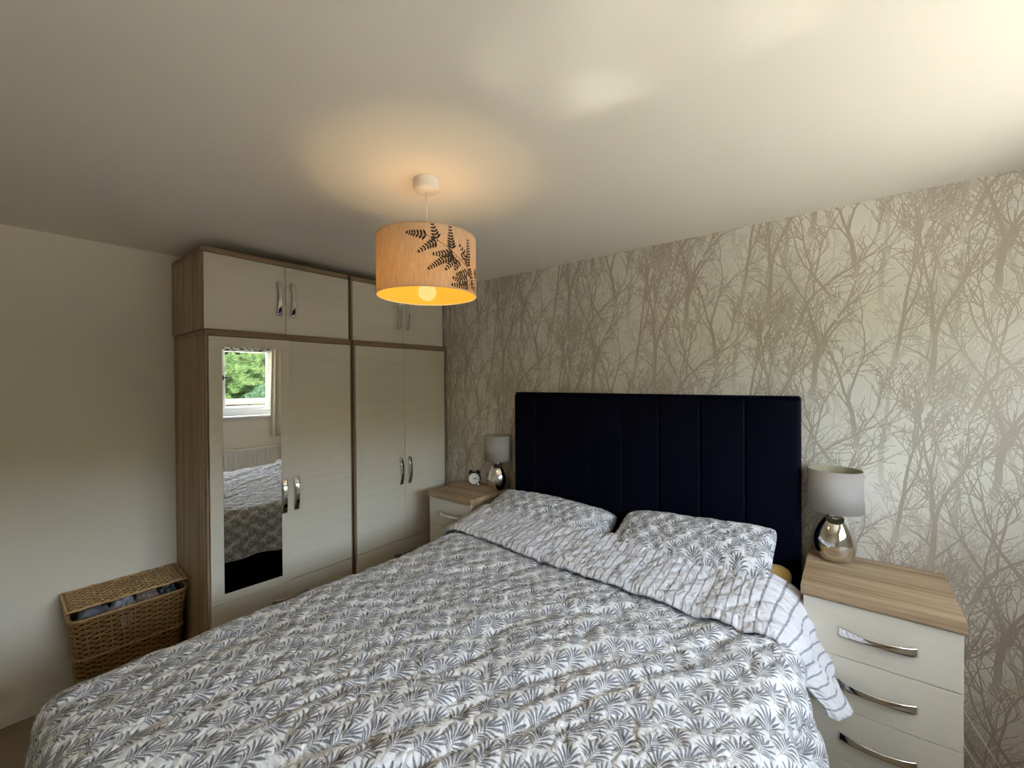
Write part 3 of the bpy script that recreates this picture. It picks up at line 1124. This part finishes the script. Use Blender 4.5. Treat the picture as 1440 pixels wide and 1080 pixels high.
def duvet():
    ns, nt = 300, 290
    s = np.linspace(-1.15, 1.19, ns)
    y = np.linspace(2.01, -.33, nt)
    S, Y = np.meshgrid(s, y, indexing='ij')
    x, yy, z, o = drape(S, Y)
    w = wrinkle(S, Y)
    k = smooth01(o / .25)
    z = z + w * (1 - .6 * k)
    ruff = .022 * k * np.sin(Y * 17 + 2 * np.sin(Y * 5)) * (np.abs(S) > .8) * (Y > .0)
    x = x + np.sign(S) * (ruff + k * w * .7)
    # higher, plumper near the folded end
    z = z + .012 * smooth01((Y - 1.3) / .5) * (1 - k)
    V = np.stack([x, yy, z], -1).reshape(-1, 3)
    UV = np.stack([S, Y], -1).reshape(-1, 2)
    root = thing('duvet', 'white duvet printed with grey-blue palm sprigs, spread over the bed', 'duvet', (CX, 1.1, .70))
    o_ = put('cover', from_np(V, grid_faces(ns, nt), UV), M['leaf'], root, smooth=True)
    md = o_.modifiers.new('thick', 'SOLIDIFY')
    md.thickness = .022
    md.offset = -1
    # turned-back strip: striped reverse side
    nq = 70
    s = np.linspace(-1.13, 1.06, 260)
    q = np.linspace(0, 1, nq)
    S, Q = np.meshgrid(s, q, indexing='ij')
    over = np.clip((S - .74) / .39, 0, 1)            # hanging corner on the window side
    crease = 2.030 - .22 * over ** 1.8 + .012 * pn(S * 4, S * 0 + 2)
    hem = 1.640 - .020 * np.sin(S * 2.0) + .075 * over ** 1.3 + .010 * pn(S * 5, S * 0 + 7) + .03 * smooth01((-S - .6) / .5)
    roll = .034
    # first 18 % of q is the rolled crease, the rest lies back towards the foot
    qr = np.clip(Q / .18, 0, 1)
    ql = np.clip((Q - .18) / .82, 0, 1)
    th = -PI / 2 + PI * qr
    Y = np.where(Q < .18, crease - roll + roll * np.cos(th), crease - roll + (hem - crease + roll) * ql)
    lift = np.where(Q < .18, .040 + roll * np.sin(th), .074 - .042 * smooth01(ql * 1.1)) 
    lift = lift - .022 * smooth01((ql - .93) / .07)
    # drape with the offset applied along the local outward direction
    hw = .775 + 0 * S
    hw = np.where(S > 0, .740 - .035 * (1 - ql), .785)
    a = np.maximum(np.abs(S) - hw, 0)
    r = .11
    arc = r * PI / 2
    fl = np.where(S > 0, .58, .12)
    t = np.minimum(a, arc)
    hor = r * np.sin(t / r) + np.maximum(a - arc, 0) * fl
    drop = r * (1 - np.cos(t / r)) + np.maximum(a - arc, 0) * np.sqrt(1 - fl ** 2)
    ph = t / r
    x = CX + np.sign(S) * (np.minimum(np.abs(S), hw) + hor + lift * np.sin(ph))
    z = ZT + .012 - drop + lift * np.cos(ph) + .012
    w = wrinkle(S, Y)
    w2 = -.007 * ridge(S * 9 + 3, Y * 3.5, 4.4) ** 2 - .005 * ridge(S * 4 + Y * 8, Y * 9, 2.2) ** 2 + .003 * fbm(S * 20, Y * 20, 6, 2)
    z = z + w * .9 * (1 - smooth01(a / .2)) + w2
    x = x + np.sign(S) * smooth01(a / .2) * (.016 * np.sin(Y * 26) + w2)
    V = np.stack([x, Y, z], -1).reshape(-1, 3)
    UV = np.stack([S, Q * .42], -1).reshape(-1, 2)
    f_ = put('turned_back_fold', from_np(V, grid_faces(260, nq), UV), M['stripe'], root, smooth=True)
    f_['label'] = 'turned-back strip with grey pinstripes'
    md = f_.modifiers.new('thick', 'SOLIDIFY')
    md.thickness = .010
    md.offset = -1
duvet()

def pillow(label, cx, cy, cz, lx, ly, th, tilt, yawd, mat, seed, rollv=0.0, group=None):
    n, m = 90, 64
    V, UV, F = [], [], []
    u = np.linspace(-1, 1, n)
    v = np.linspace(-1, 1, m)
    U, Vv = np.meshgrid(u, v, indexing='ij')
    # pinch the outline a little between the corners
    rcn = 1 - .050 * (np.abs(U) * np.abs(Vv)) ** 4
    px = U * lx / 2 * (1 - .018 * (1 - Vv ** 2)) * rcn
    py = Vv * ly / 2 * (1 - .030 * (1 - U ** 2)) * rcn
    prof = (np.clip(1 - np.abs(U) ** 4.5, 0, 1) ** .46) * (np.clip(1 - np.abs(Vv) ** 3.0, 0, 1) ** .48)
    wr = .010 * fbm(U * 2.2 + seed, Vv * 2.2, seed, 3) - .008 * ridge(U * 3 + seed, Vv * 2.5 + U * 2, seed + 1.5) ** 2 - .006 * ridge(U * 6 + seed, Vv * 4, seed + 4.5) ** 2
    edge = np.clip(prof * 1.5, 0, 1)
    top = prof * th / 2 + wr * edge
    bot = -prof * th / 2 * .85
    rot = Matrix.Translation((cx, cy, cz)) @ Matrix.Rotation(math.radians(yawd), 4, 'Z') @ Matrix.Rotation(math.radians(rollv), 4, 'Y') @ Matrix.Rotation(math.radians(tilt), 4, 'X')
    R = np.array(rot)
    def tr(z):
        P = np.stack([px, py, z, np.ones_like(z)], -1).reshape(-1, 4)
        return (P @ R.T)[:, :3]
    A, B = tr(top), tr(bot)
    fa = grid_faces(n, m)
    fb = [tuple(i + n * m for i in f[::-1]) for f in fa]
    uv = np.stack([px + seed, py + seed * .3], -1).reshape(-1, 2)
    me = from_np(np.concatenate([A, B]), fa + fb, np.concatenate([uv, uv]))
    bm = bmesh.new()
    bm.from_mesh(me)
    bmesh.ops.remove_doubles(bm, verts=bm.verts, dist=.0005)
    o = put('pillow', bm, mat, None, smooth=True)
    tag(o, label, 'pillow', group)
    return o
pillow('mustard yellow pillow, mostly hidden under the palm-print pillow nearest the window', -.585, 2.085, .770, .80, .30, .135, 3, 0, M['sheet'], 4.0)
pillow('palm-print pillow on top of the mustard pillow, nearest the window', -.600, 2.085, .872, .72, .34, .135, 20, -1, M['leaf'], 1.0, -4)
pillow('palm-print pillow on the wardrobe side of the bed', -1.420, 2.080, .815, .82, .34, .20, 18, 2, M['leaf'], 2.0, 1.5)

# ---- lamps --------------------------------------------------------------
def table_lamp(x, y, z, label):
    w = thing('table_lamp', label, 'table lamp', (x, y, z))
    prof = [(0, 0), (.038, 0), (.046, .003), (.058, .022), (.066, .050), (.0685, .075), (.066, .100), (.058, .130), (.046, .158), (.034, .178), (.027, .188), (0, .188)]
    # refine profile
    fine = []
    for (r0, z0), (r1, z1) in zip(prof, prof[1:]):
        fine.append((r0, z0))
        fine.append(((r0 + r1) / 2, (z0 + z1) / 2))
    fine.append(prof[-1])
    b = put('base', lathe([(r * 1.12, z + q) for r, q in prof], 48, x, y), M['chrome'], w, smooth=True)
    md = b.modifiers.new('s', 'SUBSURF')
    md.levels = md.render_levels = 2
    put('neck', lathe([(0, z + .188), (.028, z + .188), (.028, z + .200), (.012, z + .202), (.012, z + .250), (0, z + .250)], 32, x, y), M['satin'], w)
    s = put('shade', lathe([(.0975, z + .213), (.0945, z + .386)], 64, x, y), M['lampfab'], w, smooth=True)
    md = s.modifiers.new('t', 'SOLIDIFY')
    md.thickness = .0015
    put('liner', lathe([(.0955, z + .214), (.0925, z + .385)], 64, x, y), plain('lamp_liner', (0.36, 0.33, 0.22), .6), w, smooth=True)
    bm = bmesh.new()
    for k in range(3):
        a = k * 2 * PI / 3 + .4
        tube([(x, y, z + .248), (x + .092 * math.cos(a), y + .092 * math.sin(a), z + .30)], .0015, 6, bm)
    put('shade_carrier', bm, M['satin'], w)
    return w
table_lamp(-.046, 2.262, .866, 'chrome table lamp with taupe drum shade on the bedside chest nearest the camera')
table_lamp(-1.945, 2.262, .866, 'chrome table lamp with taupe drum shade beside the alarm clock')

FERN = {
 'stem': [(13.2, 1.967), (13.4, 2.008), (9.2, 2.0431), (-0.3, 2.063), (-9.6, 2.0804), (-16.0, 2.0948), (-28.5, 2.1154), (-40.1, 2.1302), (-52, 2.136)],
 'pinnae': [[(-38.1, 2.1282), (-50.9, 2.1353), (-60.5, 2.1400)], [(-28.5, 2.1154), (-31.8, 2.1400), (-34.2, 2.1690)],
  [(-28.5, 2.1154), (-38.0, 2.0980), (-48.2, 2.0755)], [(-12.4, 2.0891), (-14.1, 2.1271), (-14.9, 2.1680)],
  [(-9.6, 2.083), (-22.1, 2.0730), (-33.0, 2.0690)], [(-8.6, 2.0758), (-24.6, 2.0500), (-38.1, 2.0198)],
  [(-7.1, 2.0731), (-13.5, 2.0480), (-19.8, 2.0230)], [(-2.5, 2.0656), (-6.5, 2.0450), (-8.7, 2.0280)],
  [(9.2, 2.0431), (11.5, 2.0937), (10.8, 2.1419)], [(11.3, 2.0283), (0.7, 2.016), (-6.4, 2.0102)],
  [(12.7, 1.9997), (-0.5, 1.990), (-11, 1.9962)], [(13.2, 1.982), (0, 1.971), (-12.5, 1.972)],
  [(9.2, 2.0431), (17.9, 2.0215), (21.8, 1.9846)], [(-0.3, 2.063), (5.6, 2.0900), (-2.4, 2.1132)], [(13.3, 1.99), (24, 1.985), (29.5, 1.972)],
  [(33, 2.06), (30.5, 2.03), (28.5, 1.985)]]}
def pendant(cx, cy):
    r, z0, z1 = .185, 1.961, 2.175
    w = thing('pendant_lamp', 'lit hanging lamp with linen drum shade printed with dark fern, below the ceiling', 'pendant lamp', (cx, cy, z0))
    put('ceiling_rose', lathe([(0, HC), (.050, HC), (.051, HC - .004), (.049, HC - .034), (.045, HC - .040), (.010, HC - .044), (0, HC - .044)], 40, cx, cy), M['white_plastic'], w, smooth=True)
    put('cord', tube([(cx, cy, HC - .042), (cx, cy, 2.115)], .0032, 8), M['white_plastic'], w, smooth=True)
    put('lampholder', lathe([(0, 2.12), (.010, 2.12), (.018, 2.105), (.020, 2.075), (.026, 2.07), (.026, 2.062), (.019, 2.058), (.018, 2.045), (0, 2.045)], 24, cx, cy), M['white_plastic'], w, smooth=True)
    sh = put('shade', lathe([(r, z0), (r, z1)], 96, cx, cy), M['linen'], w, smooth=True)
    sh['label'] = 'drum shade of natural linen'
    put('lining', lathe([(r - .0012, z0 + .001), (r - .0012, z1 - .001)], 96, cx, cy), M['lining'], sh, smooth=True)
    for z in (z0, z1):
        put('rim', tube([(cx + (r + .0004) * math.cos(a), cy + (r + .0004) * math.sin(a), z) for a in np.linspace(0, 2 * PI, 96, endpoint=False)], .0024, 8, closed=True), M['linen'], sh, smooth=True)
    bm = bmesh.new()
    for k in range(3):
        a = k * 2 * PI / 3 + .9
        tube([(cx + .024 * math.cos(a), cy + .024 * math.sin(a), 2.066), (cx + (r - .003) * math.cos(a), cy + (r - .003) * math.sin(a), 2.165)], .0015, 6, bm)
    put('shade_carrier', bm, M['white_plastic'], w)
    # printed fern
    V, F = [], []
    R = r + .0007
    def P(deg, z):
        a = math.radians(deg)
        V.append((cx + R * math.cos(a), cy + R * math.sin(a), min(max(z, z0 + .004), z1 - .004)))
        return len(V) - 1
    K = math.degrees(1 / R)          # metres -> degrees
    def strip(pts, w0, w1):
        ids = []
        n = len(pts)
        for k, (d, z) in enumerate(pts):
            p, q = pts[max(k - 1, 0)], pts[min(k + 1, n - 1)]
            dx, dz = (q[0] - p[0]) / K, q[1] - p[1]
            L = math.hypot(dx, dz) or 1
            wd = w0 + (w1 - w0) * k / (n - 1)
            ids.append((P(d - dz / L * wd / 2 * K, z + dx / L * wd / 2), P(d + dz / L * wd / 2 * K, z - dx / L * wd / 2)))
        for a, b in zip(ids, ids[1:]):
            F.append((a[0], a[1], b[1], b[0]))
    def leaf(d, z, ang, L, wd):
        prof = ((0, .15), (.25, .8), (.5, 1), (.75, .7), (1, .08))
        ids = []
        for t, q in prof:
            x, y = t * L * math.cos(ang), t * L * math.sin(ang)
            nx, ny = -math.sin(ang) * wd * q / 2, math.cos(ang) * wd * q / 2
            ids.append((P(d + (x + nx) * K, z + y + ny), P(d + (x - nx) * K, z + y - ny)))
        for a, b in zip(ids, ids[1:]):
            F.append((a[0], a[1], b[1], b[0]))
    def interp(pts, t):
        f = t * (len(pts) - 1)
        i = min(int(f), len(pts) - 2)
        f -= i
        return pts[i][0] + (pts[i + 1][0] - pts[i][0]) * f, pts[i][1] + (pts[i + 1][1] - pts[i][1]) * f
    for turn in (0, 120):
        st = [(d + turn, z) for d, z in FERN['stem']]
        strip([interp(st, k / 24) for k in range(25)], .0026, .0014)
        for pin in FERN['pinnae']:
            pp = [(d + turn, z) for d, z in pin]
            strip([interp(pp, k / 8) for k in range(9)], .0018, .0008)
            L = math.hypot((pp[-1][0] - pp[0][0]) / K, pp[-1][1] - pp[0][1])
            n = max(4, int(L / .0098))
            for k in range(n):
                t = (k + .8) / n
                d, z = interp(pp, t)
                d2, z2 = interp(pp, min(t + .05, 1))
                d1, z1_ = interp(pp, max(t - .05, 0))
                ang = math.atan2(z2 - z1_, (d2 - d1) / K)
                ll = .0235 * (1 - .68 * t) * min(1, L / .045)
                for sg in (-1, 1):
                    leaf(d, z, ang + sg * 1.0, ll, .0092 * (1 - .45 * t))
            d, z = pp[-1]
            leaf(d, z, ang, .008, .004)
    put('fern_print', from_np(V, F), plain('fern_ink', (0.022, 0.024, 0.020), .8), sh, kind='stuff')
    # bulb: a small globe hanging just above the rim
    zb, rb = 1.978, .034
    put('bulb', lathe([(rb * math.sin(a), zb - rb * math.cos(a)) for a in np.linspace(0, PI * .86, 16)] + [(.014, 2.030), (.0135, 2.047), (0, 2.047)], 28, cx, cy), M['bulb'], w, smooth=True)
    ld = bpy.data.lights.new('bulb_light', 'POINT')
    ld.energy = 2.6
    ld.color = (1.0, 0.76, 0.44)
    ld.shadow_soft_size = .038
    lo = bpy.data.objects.new('bulb_light', ld)
    COL.objects.link(lo)
    lo.parent = w
    lo.location = (0, 0, 2.012 - z0)
pendant(-1.25, 1.05)

# ---- alarm clock -------------------------------------------------------
def clock(x, y, z, face_dir):
    w = thing('alarm_clock', 'small black twin-bell alarm clock with white face on the far bedside chest', 'clock', (x, y, z))
    R = .047
    f = Vector((face_dir[0], face_dir[1], 0)).normalized()
    X = Vector((0, 0, 1)).cross(f)           # right hand of the dial as seen from the front is -X... kept simple
    def mat(off=0.0, up=0.0):
        m = Matrix((X, Vector((0, 0, 1)), f)).transposed().to_4x4()
        m.translation = Vector((x, y, z + R + .010 + up)) + f * off
        return m
    def disc(prof):
        return xform(lathe(prof, 40), mat())
    put('body', disc([(0, -.042), (.034, -.040), (R - .003, -.030), (R, -.020), (R, .010), (R - .002, .014), (R - .006, .014), (R - .0065, .009), (0, .009)]), M['black'], w, smooth=False)
    face = put('face', disc([(0, .0092), (R - .0065, .0092), (R - .0065, .0098), (0, .0098)]), plain('dial_white', (.86, .85, .80), .5), w)
    for k in range(12):
        a = k * PI / 6
        bm = box(-.0012, .0012, .031, .037, .0098, .0104)
        xform(bm, mat() @ Matrix.Rotation(-a, 4, 'Z'))
        put('hour_mark', bm, M['black'], face)
    for nm, a, L, wd in (('hour_hand', 66, .022, .0034), ('minute_hand', 100, .031, .0024), ('second_hand', 180, .030, .0010)):
        bm = box(-wd / 2, wd / 2, -.006, L, .0104, .0112)
        xform(bm, mat() @ Matrix.Rotation(-math.radians(a), 4, 'Z'))
        put(nm, bm, M['black'], face)
    for sg in (-1, 1):
        bm = lathe([(0, .014), (.010, .012), (.018, .005), (.020, -.003), (0, -.003)], 24)
        m = mat(-.012) @ Matrix.Rotation(sg * -.55, 4, 'Z') @ Matrix.Translation((0, R + .006, 0)) @ Matrix.Rotation(-PI / 2, 4, 'X')
        put('bell', xform(bm, m), M['black'], w, smooth=True)
        bm = tube([(0, 0, 0), (0, .016, 0)], .0035, 8, rs=[.003, .0045])
        m = mat(-.010) @ Matrix.Rotation(PI + sg * .55, 4, 'Z') @ Matrix.Translation((0, R - .003, 0))
        put('leg', xform(bm, m), M['chrome'], w)
    bm = tube([(.020 * math.cos(a), R + .012 + .020 * math.sin(a), 0) for a in np.linspace(0.1, PI - .1, 14)], .0014, 6)
    put('carry_handle', xform(bm, mat(-.012)), M['chrome'], w, smooth=True)
clock(-2.150, 2.235, .866, (.62, -.78))

# ---- wicker hamper -------------------------------------------------------
def hamper():
    x0, x1, y0, y1, H = -3.125, -2.885, .238, .690, .500
    w = thing('laundry_hamper', 'honey-coloured wicker laundry hamper with lid ajar beside the wardrobe', 'laundry hamper', ((x0 + x1) / 2, (y0 + y1) / 2, 0))
    cxm, cym = (x0 + x1) / 2, (y0 + y1) / 2
    def outline(z, inset=0.0, n=168):
        k = .80 + .20 * (z / H)                # narrows downwards
        hx, hy = (x1 - x0) / 2 * k - inset, (y1 - y0) / 2 * k - inset
        rc = .045
        pts = []
        L = [2 * (hx - rc), PI / 2 * rc, 2 * (hy - rc), PI / 2 * rc] * 2
        tot = 4 * (hx - rc) + 4 * (hy - rc) + 2 * PI * rc
        for i in range(n):
            s = tot * i / n
            # start at the (+x, -y) corner, run along +y on the front
            segs = [('l', hx, -(hy - rc), 0, 1, 2 * (hy - rc)), ('c', hx - rc, hy - rc, 0), ('l', hx - rc, hy, -1, 0, 2 * (hx - rc)), ('c', -(hx - rc), hy - rc, PI / 2),
                    ('l', -hx, hy - rc, 0, -1, 2 * (hy - rc)), ('c', -(hx - rc), -(hy - rc), PI), ('l', -(hx - rc), -hy, 1, 0, 2 * (hx - rc)), ('c', hx - rc, -(hy - rc), 1.5 * PI)]
            for g in segs:
                ln = g[5] if g[0] == 'l' else PI / 2 * rc
                if s <= ln + 1e-9:
                    if g[0] == 'l':
                        p = (g[1] + g[3] * s, g[2] + g[4] * s)
                        nrm = (g[4], -g[3])
                    else:
                        a = g[3] + s / rc
                        p = (g[1] + rc * math.cos(a), g[2] + rc * math.sin(a))
                        nrm = (math.cos(a), math.sin(a))
                    pts.append((cxm + p[0], cym + p[1], nrm[0], nrm[1]))
                    break
                s -= ln
        return pts
    NST = 28
    n = NST * 6
    rows = 38
    bm = bmesh.new()
    for r in range(rows):
        z = .008 + (H - .03) * r / (rows - 1)
        o = outline(z, 0, n)
        ph = PI if r % 2 else 0
        tube([(p[0] + p[2] * .0062 * math.cos(i / 6 * PI + ph), p[1] + p[3] * .0062 * math.cos(i / 6 * PI + ph), z) for i, p in enumerate(o)], .0046, 5, bm, closed=True)
    put('weave', bm, M['wicker'], w, smooth=True, kind='stuff')
    os_ = [outline(z, 0, n) for z in (0.004, H * .5, H - .012)]
    for k in range(NST):
        i = k * 6
        pts = [(o[i][0], o[i][1], z) for o, z in zip(os_, (0.004, H * .5, H - .012))]
        put('stake', tube(pts, .0034, 6), M['wicker'], w, smooth=True)
    # added shell behind the weave, its dark brown painting in the shade inside
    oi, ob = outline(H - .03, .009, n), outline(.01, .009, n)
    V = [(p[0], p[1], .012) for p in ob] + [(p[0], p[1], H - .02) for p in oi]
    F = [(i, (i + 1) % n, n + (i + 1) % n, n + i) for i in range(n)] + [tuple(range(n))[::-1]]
    put('inner_shell', from_np(V, F), plain('inside_shade_brown', (.07, .038, .015), .9), w)
    # braided rim and middle band
    for zc, rr, turns, nm in ((H - .006, .0065, 34, 'rim'), (H * .60, .0042, 26, 'band')):
        bm = bmesh.new()
        o = outline(zc, -.004, n)
        for ph in (0, PI):
            tube([(p[0] + p[2] * (.0035 * math.cos(turns * 2 * PI * i / n + ph) + (.003 if nm == 'band' else 0)), p[1] + p[3] * (.0035 * math.cos(turns * 2 * PI * i / n + ph) + (.003 if nm == 'band' else 0)), zc + .0035 * math.sin(turns * 2 * PI * i / n + ph)) for i, p in enumerate(o)], rr * .75, 6, bm, closed=True)
        put(nm, bm, M['wicker_pale'], w, smooth=True)
    # lid, raised on the clothes: woven panel
    lx0, lx1, ly0, ly1 = -3.140, -2.895, .226, .690
    zf, zb_ = .548, .560
    tl = (zb_ - zf) / (lx0 - lx1)
    zl = lambda x: zf + (x - lx1) * tl
    bm = bmesh.new()
    nr = 14
    for r in range(nr):
        x = lx0 + .010 + (lx1 - lx0 - .02) * r / (nr - 1)
        pts = []
        m = 72
        for i in range(m + 1):
            y = ly0 + .012 + (ly1 - ly0 - .024) * i / m
            pts.append((x, y, zl(x) + .0060 * math.cos(i / 3 * PI + (PI if r % 2 else 0))))
        tube(pts, .0042, 5, bm)
    lid = put('lid', bm, M['wicker_pale'], w, smooth=True)
    lid['kind'] = 'stuff'
    for k in range(25):
        y = ly0 + .012 + (ly1 - ly0 - .024) * k / 24
        put('lid_stake', tube([(lx0 + .004, y, zl(lx0)), (lx1 - .004, y, zl(lx1))], .003, 6), M['wicker'], lid, smooth=True)
    cor = [(lx0, ly0), (lx1, ly0), (lx1, ly1), (lx0, ly1)]
    pts = []
    for (a, b), (c, d) in zip(cor, cor[1:] + cor[:1]):
        for k in range(16):
            t = k / 16
            x, y = a + (c - a) * t, b + (d - b) * t
            pts.append((x, y, zl(x)))
    bm = tube(pts, .006, 6, closed=True)
    tube([(p[0], p[1], p[2] + .004 * math.sin(i * 1.7)) for i, p in enumerate(pts)], .0052, 6, bm, closed=True)
    put('lid_rim', bm, M['wicker_pale'], lid, smooth=True)
hamper()

def garment(label, x, y, z, sx, sy, sz, seed, mat):
    bm = bmesh.new()
    bmesh.ops.create_icosphere(bm, subdivisions=5, radius=1)
    co = np.array([v.co for v in bm.verts])
    d = 1 + .16 * fbm(co[:, 0] * 1.6 + seed, co[:, 1] * 1.6, co[:, 2] * 1.6, 2) - .17 * ridge(co[:, 0] * 1.7 + seed, co[:, 1] * 1.7 + seed, co[:, 2] * 1.7) ** 2 - .08 * ridge(co[:, 0] * 3.6, co[:, 1] * 3.6 + seed, co[:, 2] * 3.6) ** 2
    for v, q in zip(bm.verts, d):
        v.co = Vector((x + v.co.x * sx * q, y + v.co.y * sy * q, z + v.co.z * sz * q))
    return tag(put('garment', bm, mat, None, smooth=True), label, 'laundry')
def mat_dark_check():
    t = NT('dark_print')
    v = t.coords('Object', (20, 60, 60))
    n = t.noise(v, 2, 2)
    return t.bsdf(t.ramp(n, [(.47, (.012, .013, .018)), (.53, (.16, .17, .19))]), .85)
garment('blue-grey garment at the left end of the hamper opening', -2.985, .325, .425, .088, .080, .092, 1.0, plain('cloth_bluegrey', (.17, .18, .21), .9))
garment('pale lilac-grey garment bulging in the middle of the hamper opening', -2.975, .435, .430, .090, .062, .100, 4.0, plain('cloth_lilac', (.36, .35, .40), .9))
garment('dusty pink-beige garment in the hamper opening', -2.985, .535, .430, .090, .062, .102, 6.0, plain('cloth_pink', (.34, .27, .235), .9))
garment('black patterned garment at the wardrobe end of the hamper opening', -2.980, .618, .430, .084, .052, .100, 9.0, mat_dark_check())

# ---- cables behind the near chest ---------------------------------------
def cable(label, pts):
    cu = []
    P = [Vector(p) for p in pts]
    P = [P[0]] + P + [P[-1]]
    for i in range(1, len(P) - 2):
        for k in range(8):
            t = k / 8
            a, b, c, d = P[i - 1], P[i], P[i + 1], P[i + 2]
            cu.append(.5 * ((2 * b) + (-a + c) * t + (2 * a - 5 * b + 4 * c - d) * t * t + (-a + 3 * b - 3 * c + d) * t ** 3))
    cu.append(P[-1])
    tag(put('cable', tube(cu, .0026, 6), M['white_plastic'], None, smooth=True), label, 'cable')
cable('upper thin white cable trailing down the wall beside the near bedside chest', [(.296, 2.345, .44), (.36, 2.345, .33), (.45, 2.345, .17), (.56, 2.335, .02), (.62, 2.30, .004)])
cable('lower thin white cable sagging beside the near bedside chest', [(.296, 2.335, .34), (.35, 2.33, .22), (.42, 2.32, .12), (.52, 2.30, .03), (.60, 2.26, .004)])
